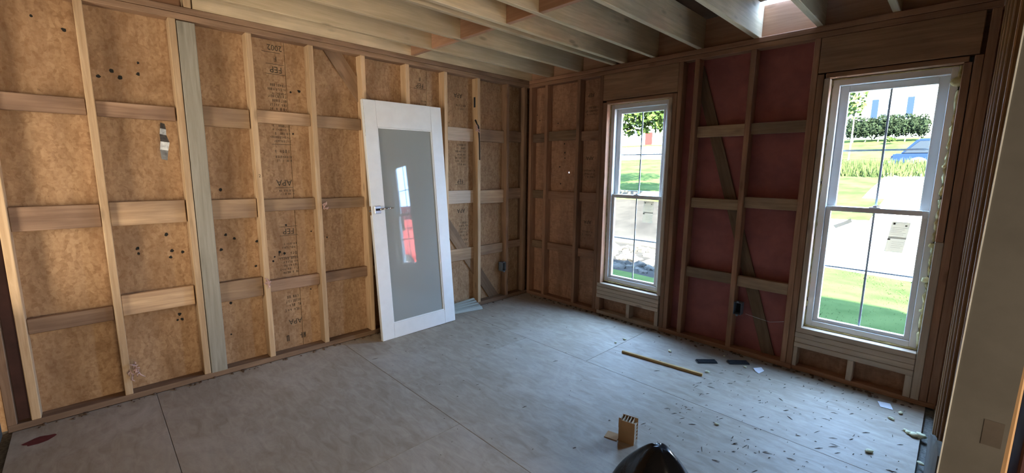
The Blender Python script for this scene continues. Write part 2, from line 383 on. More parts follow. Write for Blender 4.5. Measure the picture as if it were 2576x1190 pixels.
# blocking: (bay, z0, z1, front x, thickness, material)
BL = [(0, 1.742, 1.832, -.032, 'blocking_grey'), (1, 1.740, 1.826, -.030, 'blocking_grey'), (2, 1.722, 1.850, -.030, 'blocking'), (3, 1.769, 1.857, -.030, 'blocking'), (4, 1.766, 1.856, -.036, 'blocking'), (5, 1.76, 1.85, -.03, 'blocking'), (6, 1.75, 1.86, -.03, 'blocking'),
      (7, 1.736, 1.865, -.070, 'new_wood'), (8, 1.742, 1.867, -.040, 'blocking'), (9, 1.76, 1.877, -.040, 'blocking_grey'),
      (0, 1.100, 1.233, -.030, 'blocking_grey'), (1, 1.098, 1.242, -.026, 'blocking'), (2, 1.099, 1.234, -.030, 'blocking'), (3, 1.135, 1.224, -.036, 'blocking'), (4, 1.131, 1.215, -.036, 'blocking'), (5, 1.13, 1.22, -.03, 'blocking'), (6, 1.11, 1.23, -.03, 'blocking'),
      (7, 1.108, 1.240, -.070, 'new_wood'), (8, 1.094, 1.238, -.040, 'blocking'), (9, 1.129, 1.250, -.040, 'blocking_grey'),
      (0, .523, .610, -.034, 'blocking_grey'), (1, .540, .668, -.026, 'blocking'), (2, .517, .656, -.030, 'blocking'), (3, .528, .616, -.034, 'blocking_grey'), (4, .529, .614, -.036, 'blocking_grey'), (5, .52, .61, -.03, 'blocking'), (6, .52, .62, -.03, 'blocking'),
      (7, .513, .639, -.066, 'blocking'), (8, .535, .640, -.050, 'blocking'), (9, .570, .653, -.040, 'blocking_grey')]
for bay, z0, z1, xf, mt in BL:
    ya = SY[bay] if bay < 10 else 0; yb = (SY[bay + 1] - .038) if bay < 9 else -.075
    if bay in (1, 2): yb -= .004 if bay == 2 else .012
    if bay == 0: yb -= .011
    if bay == 2: ya = -3.056
    if bay == 1: ya -= .010
    t = .019 if xf < -.06 else .036
    member('blocking', xf - t if xf > -.06 else -.0885, xf, ya + .001, yb - .001, z0, z1, mt, wl, axis='y')
boxes('drilled_slot', [(-.062, -.034, SY[8] - .0388, SY[8] - .0382, 2.075, 2.175)], 'box_dark', wl)
bm = bmesh.new(); tube(bm, [(-.03, SY[8] - .045, 1.95), (.004, SY[8] - .03, 1.88), (.005, SY[8] - .018, 1.72), (.005, SY[8] - .016, 1.55)], [.009, .008, .006, .005], 7); from_bm('cable_stub', bm, 'box_dark', wl, smooth=True)
# let-in brace
board_between('diagonal_brace', (-.081, -2.19, 2.40), (-.081, -.42, -.01), .118, .014, (1, 0, 0), 'brace', wl)
# mould spots
def spots(name, pts, place, parent, seed):
    rr = random.Random(seed); bm = bmesh.new()
    for (a, z) in pts:
        R0 = rr.uniform(.006, .0115); k = 9; vs = []
        for i in range(k):
            t = 2 * PI * i / k; q = R0 * rr.uniform(.7, 1.2); vs.append(bm.verts.new(place(a + q * math.cos(t), z + q * math.sin(t) * 1.1)))
        bm.faces.new(vs)
    return from_bm(name, bm, 'mildew', parent, kind='stuff')
LS = [(-3.348, 2.076), (-3.439, 1.978), (-3.354, 2.011), (-3.533, 1.97), (-3.474, 2.011), (-3.306, 1.018), (-3.455, .944), (-3.453, .91), (-3.287, .907), (-3.295, .866), (-3.23, .892), (-3.283, .473), (-3.273, .435), (-3.297, .435), (-2.978, .983), (-2.927, .952), (-3.012, .882), (-2.788, .917), (-2.806, .734), (-2.984, 1.298), (-2.984, .488), (-3.0, .255), (-2.485, 2.012), (-2.425, 2.025), (-2.582, 1.021), (-2.398, .955), (-2.676, .785), (-2.638, .817), (-2.605, .804), (-2.687, .753), (-2.429, .486), (-2.276, .894), (-3.651, 2.2), (-3.768, 2.245), (-2.487, 1.708)]
spots('mildew_spots', LS, lambda a, z: (-.0886, a, z), wl, 3)
# printed marks (upside down on the sheathing)
UX, UY = (0, -1, 0), (0, 0, -1)
def stamp(txt, y, z, size, squash=.9): text_part('printed_mark', txt, size, (-.0889, y, z), UX, UY, wl, squash=squash)
def inkrows(y, z, rows, size, place=None, parent=None, width=.135):
    place = place or (lambda a, b: (-.0887, a, b)); rr = random.Random(int(abs(y) * 1000 + z * 77)); bm = bmesh.new(); pitch = size * 1.25
    for r in range(rows):
        zc = z + ((rows - 1) / 2 - r) * pitch; w = width * rr.uniform(.7, 1.0); a = y + width / 2
        while a > y + width / 2 - w:
            cw = size * rr.uniform(.28, .55)
            if rr.random() > .14:
                h = size * rr.uniform(.30, .42); t = size * .11
                marks = [(a - cw * .5, a - cw * .5 + t, zc - h, zc + h)]
                if rr.random() < .75: marks.append((a - cw, a - cw * .3, zc + rr.choice((-h, 0, h - t)), 0))
                if rr.random() < .5: marks.append((a - cw, a - cw + t, zc - h, zc + h))
                for a0, a1, b0, b1 in marks:
                    b1 = b1 or b0 + t
                    bm.faces.new([bm.verts.new(place(p, q)) for p, q in ((a0, b0), (a1, b0), (a1, b1), (a0, b1))])
            a -= cw * 1.35
    from_bm('printed_lines', bm, 'ink', parent or wl)
def stampline(y, z, w, h): boxes('printed_rule', [(-.0893, -.0886, y - w / 2, y + w / 2, z - h / 2, z + h / 2)], 'ink', wl)
stamp('2002', -2.575, 2.31, .055); stampline(-2.60, 2.275, .12, .003)
stamp('F', -2.575, 2.235, .05); stamp('FEP', -2.575, 2.159, .062); stampline(-2.58, 2.125, .13, .003); stampline(-2.58, 2.195, .12, .003)
inkrows(-2.585, 2.02, 3, .024)
inkrows(-2.585, 1.925, 4, .024)
inkrows(-2.573, 1.705, 5, .022)
stampline(-2.573, 1.625, .13, .003)
inkrows(-2.573, 1.575, 1, .03); inkrows(-2.573, 1.52, 2, .022)
stamp('APA', -2.572, 1.344, .066); stampline(-2.572, 1.305, .12, .003); inkrows(-2.572, 1.27, 2, .02)
stamp('FEP', -2.565, .973, .062); stampline(-2.565, .94, .13, .003); stampline(-2.565, 1.008, .13, .003)
inkrows(-2.58, .86, 2, .022)
inkrows(-2.58, .80, 1, .03); stampline(-2.58, .77, .13, .003)
inkrows(-2.58, .705, 5, .022)
inkrows(-2.576, .40, 4, .028); stamp('APA', -2.56, .25, .06); inkrows(-2.555, .12, 1, .06)
stamp('F', -1.362, 2.27, .05); stamp('FEP', -1.362, 2.211, .06); stampline(-1.362, 2.18, .13, .003); inkrows(-1.366, 2.06, 2, .022)
stamp('APA', -.926, 2.176, .062); inkrows(-.898, 2.065, 2, .026)
inkrows(-.903, 1.60, 7, .026)
stamp('FEP', -.906, 1.333, .06); stampline(-.906, 1.30, .13, .003); stamp('APA', -.899, 1.032, .062)
inkrows(-.88, .84, 5, .026); inkrows(-.876, .70, 2, .035)
text_part('printed_mark', '2', .03, (.0006, -2.757, 1.395), (0, 1, 0), (0, 0, 1), wl)

# ------------------------------------------------------------------ far wall (stud faces at y = 0)
wf = boxes('wall_far', [(-.1, .513, .1015, .125, -.1, 2.66), (.531, 1.037, .1015, .125, -.1, 2.66), (.513, .531, .1015, .125, -.1, 1.422), (.513, .531, .1015, .125, 1.440, 2.66), (1.65, 2.79, .1015, .125, -.1, 2.66), (3.408, 6.7, .1015, .125, -.1, 2.66), (1.037, 1.65, .1015, .125, -.1, .33), (1.037, 1.65, .1015, .125, 2.08, 2.66), (2.79, 3.408, .1015, .125, -.1, .33), (2.79, 3.408, .1015, .125, 2.085, 2.66)], 'siding', kind='structure')
hx, hz, hr = .522, 1.431, .009
bm = bmesh.new()
for b in ((-.089, hx - hr, .0895, .1012, 0, 2.43), (hx + hr, 1.0, .0895, .1012, 0, 2.43), (hx - hr, hx + hr, .0895, .1012, 0, hz - hr), (hx - hr, hx + hr, .0895, .1012, hz + hr, 2.43)): boxbm(bm, *b)
from_bm('sheathing_panel', bm, 'osb_brown', wf)
boxes('sheathing_panel', [(1.0, 1.70, .0895, .1012, 0, .33)], 'osb_brown', wf)
boxes('sheathing_panel', [(1.72, 2.70, .0895, .1012, 0, 2.43)], 'redboard', wf)
boxes('sheathing_panel', [(2.72, 3.46, .0895, .1012, 0, .33)], 'osb_brown', wf)
boxes('sheathing_panel', [(3.45, 3.62, .0895, .1012, 0, 2.43)], 'osb_brown', wf)
member('sole_plate', 0, 1.0, 0, D, 0, .038, 'far_stud', wf, axis='x')
member('sole_plate', 1.0, 1.69, 0.004, D, 0, .036, 'new_wood', wf, axis='x')
member('sole_plate', 1.69, 2.75, 0, D, 0, .038, 'far_stud', wf, axis='x')
member('sole_plate', 2.75, 3.53, 0.01, D, 0, .034, 'far_stud', wf, axis='x')
member('top_plate', -D, 3.62, 0, D, H1, H1 + .037, 'far_stud', wf, axis='x')
member('top_plate', -D, 3.62, -.003, D, H1 + .039, H2, 'far_stud', wf, axis='x')
for x0, x1 in ((.002, .040), (.235, .273), (.668, .706), (.944, .982), (1.727, 1.765), (1.860, 1.898), (2.277, 2.315), (2.677, 2.713), (3.492, 3.530)):
    member('stud', x0, x1, 0, D, .038, H1, 'far_stud', wf)
# window 1 framing
member('jack_stud', .984, 1.036, 0, D, .038, 2.10, 'far_stud', wf); member('header', .983, 1.726, .0, .086, 2.118, H1 - .002, 'header', wf, axis='x')
member('head_board', 1.022, 1.688, .002, .085, 2.081, 2.112, 'far_stud', wf, axis='x')
member('jack_stud', 1.688, 1.725, 0, D, .038, 2.112, 'far_stud', wf); member('window_buck', 1.651, 1.686, -.001, .085, .332, 2.079, 'new_wood', wf)
for k in range(4): member('sill_board', .998 + .002 * (k % 2), 1.675 - .002 * (k % 2), -.004 + .002 * (k % 2), D - .002, .174 + .0385 * k, .211 + .0385 * k, 'new_wood', wf, axis='x')
for x0 in (.998, 1.344, 1.640): member('cripple_stud', x0, x0 + .036, .001, D - .002, .037, .173, 'new_wood', wf)
# window 2 framing
member('jack_stud', 2.715, 2.752, 0, D, .038, 2.115, 'far_stud', wf); member('window_buck', 2.756, 2.790, -.002, .086, .332, 2.083, 'new_wood', wf)
member('header', 2.716, 3.472, 0, .086, 2.124, H1 - .002, 'header', wf, axis='x'); member('head_board', 2.762, 3.434, .002, .086, 2.086, 2.118, 'far_stud', wf, axis='x')
member('window_buck', 3.412, 3.448, 0, D, 1.05, 2.084, 'far_stud', wf); member('window_buck', 3.412, 3.452, -.002, D, .034, 1.048, 'new_wood', wf)
member('jack_stud', 3.453, 3.490, 0, D, .036, 2.118, 'far_stud', wf)
for k in range(4): member('sill_board', 2.754 + .002 * (k % 2), 3.410, -.004 + .002 * (k % 2), D - .002, .182 + .0385 * k, .219 + .0385 * k, 'new_wood', wf, axis='x')
for x0, w in ((2.754, .026), (3.076, .034), (3.374, .036)): member('cripple_stud', x0, x0 + w, .001, D - .002, .034, .181, 'new_wood', wf)
# blocking in the far wall
FB = [(.041, .234, 1.760, 1.852, .03, 'blocking_grey'), (.274, .667, 1.770, 1.868, .03, 'brace'), (.707, .943, 1.755, 1.850, .04, 'far_stud'),
      (.041, .234, 1.135, 1.225, .04, 'brace'), (.274, .667, 1.130, 1.225, .04, 'far_stud'), (.707, .943, 1.134, 1.230, .04, 'far_stud'),
      (.041, .234, .56, .645, .04, 'brace'), (.274, .667, .56, .645, .045, 'far_stud'), (.707, .943, .545, .635, .045, 'far_stud'),
      (1.899, 2.276, 1.735, 1.824, .035, 'blocking'), (2.316, 2.676, 1.740, 1.822, .02, 'blocking'),
      (1.899, 2.276, 1.155, 1.238, .02, 'blocking'), (2.316, 2.676, 1.180, 1.264, .02, 'blocking'),
      (1.899, 2.276, .556, .643, .02, 'blocking'), (2.316, 2.676, .550, .636, .02, 'blocking')]
for x0, x1, z0, z1, yf, mt in FB:
    member('blocking', x0 + .001, x1 - .001, yf, yf + .036, z0, z1, mt, wf, axis='x')
board_between('diagonal_brace', (1.86, .081, 2.30), (2.585, .081, .0), .088, .014, (0, 1, 0), 'brace', wf)
spots('mildew_spots', [(.356, 1.958), (.281, 1.835), (.452, 1.735), (.461, 1.642), (.394, 1.49), (.463, 1.583), (.412, 1.308), (.087, 2.006), (.049, 2.066)], lambda a, z: (a, .0886, z), wf, 4)
for t_, x_, z_, s_ in (('FEP', .78, 2.207, .05), ('APA', .79, 1.58, .05), ('APA', .79, .92, .05)):
    text_part('printed_mark', t_, s_, (x_, .0889, z_), (-1, 0, 0), (0, 0, -1), wf)
for x_, z_, k_ in ((.80, 2.05, 3), (.79, 1.42, 3), (.79, .8, 2)): inkrows(x_, z_, k_, .026, lambda a, b: (a, .0887, b), wf)

# ------------------------------------------------------------------ right wall: open studs, drywall end at the opening
wr = boxes('wall_right', [(3.532, 3.62, -2.34, -.002, 0, .036)], 'partition_wood', kind='structure')
for y in (-.42, -.83, -1.235, -1.64, -2.03): member('stud', 3.531, 3.62, y - .038, y, .038, H1, 'partition_wood', wr)
member('stud', 3.533, 3.62, -2.335, -2.297, .038, H1, 'partition_wood', wr)
member('top_plate', 3.531, 3.62, -4.2, -.003, H1, H2, 'plate_old', wr, axis='y')
def wedge(name, xb, xt, w, y0, y1, z0, z1, mat):
    return poly_prism(name, [(xb, z0), (xb + w, z0), (xt + w, z1), (xt, z1)], y0, y1, mat, wr, frame=lambda u, v, w_: (u, w_, v))
wedge('drywall_end', 3.5125, 3.540, .087, -2.352, -2.338, 0, 2.352, 'drywall')
wedge('corner_bead', 3.511, 3.5385, .0022, -2.3535, -2.336, 0, 2.352, 'gypsum')
boxes('tape_patch', [(3.575, 3.6035, -2.3526, -2.3515, .90, .955)], 'tape_brown', wr)
poly_prism('torn_drywall', [(-.34, .012), (-2.33, .012), (-2.33, .83), (-2.05, .74), (-1.8, .60), (-1.5, .50), (-1.1, .33), (-.8, .18), (-.5, .07)], 3.518, 3.530, 'torn_paper', wr, frame=lambda u, v, w: (w, u, v))
member('hall_trim', 3.634, 3.652, -2.33, -2.27, 0, 2.35, 'panel_dark', wr)
boxes('hall_panelling', [(3.655, 3.668, -2.30, -.002, 0, 2.43)], 'panel_dark', wr)

# ------------------------------------------------------------------ back partition, rear room and hall shell (behind the camera)
wb = boxes('wall_back', [(0.004, .999, -4.20, -4.11, 0, .72), (1.05, 3.50, -4.20, -4.11, 0, 2.43)], 'drywall', kind='structure')
member('jamb_stud', 1.0, 1.045, -4.2, -4.11, 0, 2.43, 'partition_wood', wb)
member('door_header', -.0, 1.045, -4.2, -4.11, 2.15, 2.43, 'header', wb, axis='x')
def pierced(name, along, a0, a1, t0, t1, h0, h1, z0, z1, top=2.66):
    bl = [(a0, h0, 0, top), (h1, a1, 0, top), (h0, h1, 0, z0), (h0, h1, z1, top)]
    return boxes(name, [(p, q, t0, t1, u, v) if along == 'x' else (t0, t1, p, q, u, v) for p, q, u, v in bl], 'drywall', kind='structure')
pierced('wall_rear', 'x', -.1, 6.7, -5.90, -5.78, .98, 1.72, 0, 2.08)
pierced('wall_hall', 'y', -5.78, .10, 5.28, 5.40, -3.87, -2.23, 0, 1.88)
boxes('sky_blocker', [(.98, 1.72, -5.895, -5.86, 0, 2.08)], 'slat', bpy.data.objects['wall_rear']); boxes('sky_blocker', [(5.365, 5.395, -3.87, -2.23, 0, 1.88)], 'slat', bpy.data.objects['wall_hall'])  # opaque panels added to keep sky light out of the unseen openings

# ------------------------------------------------------------------ ceiling: joists, blocking, deck
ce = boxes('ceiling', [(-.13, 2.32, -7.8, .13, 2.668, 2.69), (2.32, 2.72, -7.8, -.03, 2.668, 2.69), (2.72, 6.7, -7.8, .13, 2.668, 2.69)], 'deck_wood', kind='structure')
JX = [.313, .700, 1.105, 1.205, 1.505, 1.905, 2.325, 2.715, 3.105, 3.510]
for x in JX: member('ceiling_joist', x - .038, x, -4.18, .050, 2.4315, 2.6665, 'joist', ce, axis='y')
member('ceiling_joist', -.042, -.004, -3.06, .05, 2.4315, 2.6665, 'joist', ce, axis='y')
member('rim_joist', -.09, 3.62, .051, .088, 2.4315, 2.665, 'rim', ce, axis='x')
member('rim_joist', -.127, -.09, -4.1, .05, 2.4315, 2.6665, 'rim', ce, axis='y')
ed = [-.004] + JX
for a, c in ((-.004, .275), (.313, .662), (.700, 1.067), (1.205, 1.467), (1.505, 1.867), (1.905, 2.287), (2.325, 2.677)):
    member('joist_blocking', a + .001, c - .001, -1.50, -1.462, 2.434, 2.664, 'rim', ce, axis='x')
member('joist_blocking', -.088, -.046, -3.11, -3.066, 2.434, 2.664, 'joist', ce, axis='z'); member('joist_blocking', -.04, .0, -3.105, -3.066, 2.434, 2.664, 'stud_pine', ce, axis='z')
boxes('joist_hanger_clip', [(1.5055, 1.509, -1.27, -1.255, 2.60, 2.635)], 'flashing', ce)

shade_roof = poly_prism('roof', [(-.06, 2.75), (-3.0, 4.55), (-6.3, 2.55), (-6.3, 2.70), (-3.0, 4.75), (-.06, 2.95)], -.4, 5.6, 'roofing', frame=lambda u, v, w: (w, u, v), kind='structure')  # unseen roof added to shade the near lawn and block the sun
boxes('roof_gable', [(-.13, -.10, -5.9, -.1, 2.69, 2.72)], 'siding', shade_roof)
# ------------------------------------------------------------------ windows
def ring(name, x0, x1, z0, z1, w, y0, y1, mat, parent, wb_=None, wt=None):
    wb_ = wb_ or w; wt = wt or w
    bm = bmesh.new()
    boxbm(bm, x0, x0 + w, y0, y1, z0, z1, .002); boxbm(bm, x1 - w, x1, y0, y1, z0, z1, .002)
    boxbm(bm, x0 + w, x1 - w, y0, y1, z0, z0 + wb_, .002); boxbm(bm, x0 + w, x1 - w, y0, y1, z1 - wt, z1, .002)
    return from_bm(name, bm, mat, parent)
def window(name, x0, x1, sticker, tape):
    z0, z1 = .345, 2.078
    w = empty(name, kind='structure')
    ring('window_frame', x0, x1, z0, z1, .040, .066, .150, 'vinyl', w)
    ring('nailing_flange', x0 - .055, x1 + .055, z0 - .055, z1 + .055, .085, .1255, .136, 'vinyl', w)
    ix0, ix1 = x0 + .041, x1 - .041
    zm = 1.21
    us = ring('upper_sash', ix0, ix1, zm - .017, z1 - .041, .048, .112, .140, 'vinyl', w, wb_=.034, wt=.042)
    ls = ring('lower_sash', ix0, ix1, z0 + .040, zm + .017, .030, .078, .108, 'vinyl', w, wb_=.024, wt=.034)
    gx0, gx1 = ix0 + .046, ix1 - .046
    pu = boxes('window_pane', [(gx0, gx1, .124, .127, zm + .015, z1 - .080)], 'glass', us)
    lx0, lx1 = ix0 + .028, ix1 - .028
    pl = boxes('window_pane', [(lx0, lx1, .091, .094, z0 + .060, zm - .015)], 'glass', ls)
    cx = (gx0 + gx1) / 2
    boxes('muntin', [(cx - .006, cx + .006, .128, .133, zm + .017, z1 - .083)], 'grid_grey', us); boxes('muntin', [(gx0, gx1, .1335, .1365, 1.602, 1.614)], 'grid_grey', us)
    boxes('muntin', [(cx - .006, cx + .006, .095, .100, z0 + .064, zm - .017)], 'grid_grey', ls); boxes('muntin', [(lx0, lx1, .1003, .1035, .792, .804)], 'grid_grey', ls)
    bm = bmesh.new(); boxbm(bm, cx - .030, cx + .030, .080, .106, zm + .0175, zm + .023, .002); boxbm(bm, cx - .012, cx + .012, .084, .100, zm + .023, zm + .034, .003); boxbm(bm, cx - .004, cx + .030, .086, .092, zm + .030, zm + .036, .001)
    from_bm('sash_lock', bm, 'vinyl', ls)
    # expanding foam around the frame
    rr = random.Random(int(x0 * 100)); bm = bmesh.new()
    def bead(p0, p1, r, mod=1.0):
        L = (Vector(p1) - Vector(p0)).length; k = max(4, int(L / .035)); pts = [Vector(p0).lerp(Vector(p1), i / k) + Vector((rr.uniform(-1, 1), rr.uniform(-1, 1) * .6, rr.uniform(-1, 1))) * r * .25 for i in range(k + 1)]
        tube(bm, pts, [r * rr.uniform(.6, 1.25) * mod for _ in pts], 7)
    bead((x0 - .003, .066, z0), (x0 - .003, .066, z1), .007); bead((x1 + .001, .060, z0), (x1 + .001, .060, z1), .009, 1.3 if x0 > 2 else 1.0)
    bead((x0, .064, z0 - .004), (x1, .064, z0 - .004), .007); bead((x0, .068, z1 + .002), (x1, .068, z1 + .002), .005)
    if x0 > 2:
        for zz, s in ((.80, .022), (1.02, .016), (1.99, .03), (1.5, .012), (.6, .012)): blob(bm, (x1 - .006, .056, zz), (s, .012, s * .9), int(zz * 100), 2, .2)
    from_bm('foam_seal', bm, 'foam', w, smooth=True)
    return w, pl
w1, p1 = window('window_1', 1.040, 1.646, None, None)
w2, p2 = window('window_2', 2.795, 3.406, None, None)
def sticker(parent, pane, x, z, w, h, shear):
    def fr_(u, v, y): return (x + u * w + shear * (v - .5) * h, y, z + v * h)
    def flat(nm, pts, y, mat):
        me = bpy.data.meshes.new(nm); me.from_pydata([fr_(u, v, y) for u, v in pts], [], [tuple(range(len(pts)))]); return link(bpy.data.objects.new(nm, me), pane, mat)
    flat('glazing_label', [(-.5, 0), (.5, 0), (.5, 1), (-.5, 1)], .0900, 'sticker')
    def bar(u0, u1, v0, v1): flat('label_print', [(u0, v0), (u1, v0), (u1, v1), (u0, v1)], .0894, 'print_grey')
    bar(-.46, .5, .49, .505); bar(-.46, .5, .455, .475); bar(-.5, -.34, .39, .44); bar(-.40, -.28, .90, .96); bar(.25, .36, .86, .90)
    for k in range(5): bar(-.40, .40 - .12 * (k % 3), .80 - .055 * k, .806 - .055 * k)
    for k in range(4): bar(-.22, .42 - .10 * (k % 2), .34 - .06 * k, .345 - .06 * k)
sticker(w1, p1, 1.472, .975, .10, .20, .02)
sticker(w2, p2, 3.233, .947, .092, .202, .10)
me = bpy.data.meshes.new('tape_strip'); me.from_pydata([(2.884, .09, 1.093), (2.905, .09, 1.072), (2.993, .09, 1.123), (2.982, .09, 1.149), (2.93, .09, 1.115)], [], [(0, 1, 2, 3, 4)]); link(bpy.data.objects.new('tape_strip', me), p2, 'tape')

# ------------------------------------------------------------------ the loose door
dr = empty('leaning_door', label='white painted door with a grey glass panel leaning on the left stud wall', cat='door')
a = .009
ez = Vector((.045 - .214, 0, 2.008)).normalized(); ex = Vector((0, 1, 0)); ex = (ex * math.cos(a) + ez * math.sin(a)); ez = (ez * math.cos(a) - Vector((0, 1, 0)) * math.sin(a)); ey = ez.cross(ex)
dr.matrix_world = Matrix.Translation((.214, -1.972, .001)) @ Matrix((ex, ey, ez)).transposed().to_4x4()
DW, DH, DT = .762, 2.016, .035
member('stile', 0, .113, 0, DT, 0, DH, 'white_paint', dr); member('stile', DW - .117, DW, 0, DT, 0, DH, 'white_paint', dr)
member('rail', .1135, DW - .1175, .0004, DT, 1.800, DH, 'white_paint', dr, axis='x', bev=.001); member('rail', .1135, DW - .1175, .0004, DT, 0, .130, 'white_paint', dr, axis='x', bev=.001)
boxes('glass_panel', [(.116, DW - .120, .015, .021, .133, 1.797)], 'door_glass', dr)
for bx in ((.1135, .121, .006, .0149, .131, 1.799), (DW - .125, DW - .1175, .006, .0149, .131, 1.799)): boxes('glazing_bead', [bx], 'white_paint', dr)
for z0 in (.1305, 1.7905): boxes('glazing_bead', [(.1212, DW - .1252, .006, .0149, z0, z0 + .0085)], 'white_paint', dr)
boxes('chipped_edge', [(.002, .006, -.0008, .0, 1.72, 2.01)], 'chipped_paint', dr, bev=.0002)
hp = boxes('lock_plate', [(.022, .080, -.012, -.0002, 1.085, 1.150)], 'steel', dr, bev=.004)
bm = bmesh.new(); boxbm(bm, .032, .072, -.016, -.0122, 1.110, 1.128, .001); from_bm('lock_slot', bm, 'box_dark', hp)
bm = bmesh.new(); tube(bm, [(.066, -.012, 1.120), (.066, -.045, 1.120)], .008, 10); tube(bm, [(.060, -.045, 1.120), (.12, -.048, 1.124), (.178, -.046, 1.127)], [.0085, .0075, .006], 10)
from_bm('lever_handle', bm, 'chrome', hp, smooth=True)
bm = bmesh.new(); boxbm(bm, -.0015, .0, .006, .029, 1.075, 1.150, 0); tube(bm, [(-.001, .017, 1.112), (-.016, .017, 1.112)], [.009, .006], 10); from_bm('latch', bm, 'chrome', dr)

# ------------------------------------------------------------------ small things
def outlet_box(label, M):
    o = empty('outlet_box', label=label, cat='electrical box', group='electrical boxes')
    o.matrix_world = M
    bm = bmesh.new(); w, h, d, t = .056, .098, .062, .003
    boxbm(bm, -w / 2, -w / 2 + t, 0, d, -h / 2, h / 2); boxbm(bm, w / 2 - t, w / 2, 0, d, -h / 2, h / 2); boxbm(bm, -w / 2 + t, w / 2 - t, 0, d, h / 2 - t, h / 2); boxbm(bm, -w / 2 + t, w / 2 - t, 0, d, -h / 2, -h / 2 + t)
    from_bm('box_shell', bm, 'box_grey', o)
    boxes('box_back', [(-w / 2 + t, w / 2 - t, d - t, d, -h / 2 + t, h / 2 - t)], 'box_dark', o)
    boxes('mounting_ear', [(-.008, .008, -.001, .004, h / 2 + .0005, h / 2 + .012)], 'box_grey', o); boxes('mounting_ear', [(-.008, .008, -.001, .004, -h / 2 - .012, -h / 2 - .0005)], 'box_grey', o)
    return o
outlet_box('grey electrical box nailed to a stud between the two windows', Matrix.Translation((2.346, -.006, .372)))
R_ = Matrix.Rotation(PI / 2, 4, 'Z')
outlet_box('grey electrical box on the left wall near the room corner', Matrix.Translation((.008, -.372, .375)) @ R_)

# wooden stick
board_between('wooden_stick', (1.725, -.668, .010), (2.343, -.603, .010), .022, .018, (0, 0, 1), 'stick', label='long thin wooden stick lying on the floor in front of the far wall', cat='stick')
# ribbed strips
def strip(p0, p1, label):
    p0, p1 = Vector(p0), Vector(p1); d = (p1 - p0); L = d.length; ang = math.atan2(d.y, d.x)
    o = empty('ribbed_strip', (p0 + p1) / 2, label=label, cat='strip', group='dark ribbed strips'); o.rotation_euler = (0, 0, ang)
    boxes('strip_base', [(-L / 2, L / 2, -.028, .028, 0, .008)], 'rubber', o, bev=.002)
    for k in range(4): boxes('rib', [(-L / 2 + .004, L / 2 - .004, -.024 + k * .0135, -.017 + k * .0135, .0082, .015)], 'rubber', o, bev=.0015)
strip((2.215, -.400, 0), (2.322, -.292, 0), 'dark ribbed strip on the floor nearer the wooden stick')
strip((2.388, -.236, 0), (2.498, -.132, 0), 'dark ribbed strip on the floor nearer the white paper scrap')
# paper scraps
def scrap(name, pts, label, z=.0015):
    bm = bmesh.new(); lo = [bm.verts.new((x, y, z + .004 * h)) for x, y, h in pts]; hi = [bm.verts.new((x, y, z + .0012 + .004 * h)) for x, y, h in pts]
    bm.faces.new(lo[::-1]); bm.faces.new(hi); k = len(pts)
    for i in range(k): bm.faces.new((lo[i], lo[(i + 1) % k], hi[(i + 1) % k], hi[i]))
    return from_bm(name, bm, 'paper', label=label, cat='paper', group='paper scraps')
scrap('paper_scrap', [(2.560, -.213, 2), (2.600, -.165, 3), (2.628, -.195, 1), (2.612, -.262, 0), (2.585, -.245, 0)], 'torn white paper scrap on the floor near the far wall')
scrap('paper_scrap', [(3.268, -.120, 0), (3.330, -.112, 1), (3.350, -.185, 0), (3.290, -.195, 0)], 'square white paper scrap on the floor below the larger window')
# foam crumbs
FO = [(1.594, -.42, .012), (1.581, -.538, .010), (1.983, -.369, .014), (2.345, -.52, .014), (2.325, -.137, .010), (2.508, -.229, .011), (3.386, -.206, .014), (3.353, -.33, .013), (3.307, -.825, .017), (3.505, -.757, .014), (2.653, -1.155, .010)]
FL = ['far crumb of the two pale foam crumbs left of the wooden stick', 'near crumb of the two pale foam crumbs left of the wooden stick', 'pale foam crumb behind the middle of the wooden stick', 'pale foam crumb touching the right end of the wooden stick',
      'pale foam crumb at the wall foot behind the dark ribbed strips', 'pale foam crumb between a dark ribbed strip and the torn paper scrap', 'pale foam crumb just right of the square paper scrap', 'pale foam crumb just in front of the square paper scrap',
      'pale foam crumb nearest the camera at the lower right of the floor', 'pale foam crumb against the foot of the right wall', 'tiny pale foam crumb right of the cardboard block']
for i, (x, y, r) in enumerate(FO):
    bm = bmesh.new(); blob(bm, (0, 0, r * .45), (r * 1.3, r * .8, r * .55), 40 + i, 2, .22)
    o = from_bm('foam_crumb', bm, 'foam_pale', smooth=True, label=FL[i], cat='foam', group='foam crumbs'); o.location = (x, y, .001); o.rotation_euler = (0, 0, i * 1.3)
bm = bmesh.new()
for k_, (x_, y_, r_) in enumerate([(3.425, -.43, .010), (3.442, -.448, .014), (3.462, -.462, .017), (3.482, -.455, .019), (3.496, -.44, .015)]): blob(bm, (x_, y_, r_ * .7), (r_ * 1.2, r_, r_ * .75), 90 + k_, 2, .28)
from_bm('foam_chunk', bm, 'foam_pale', smooth=True, label='curled yellow foam chunk at the right edge of the floor', cat='foam')
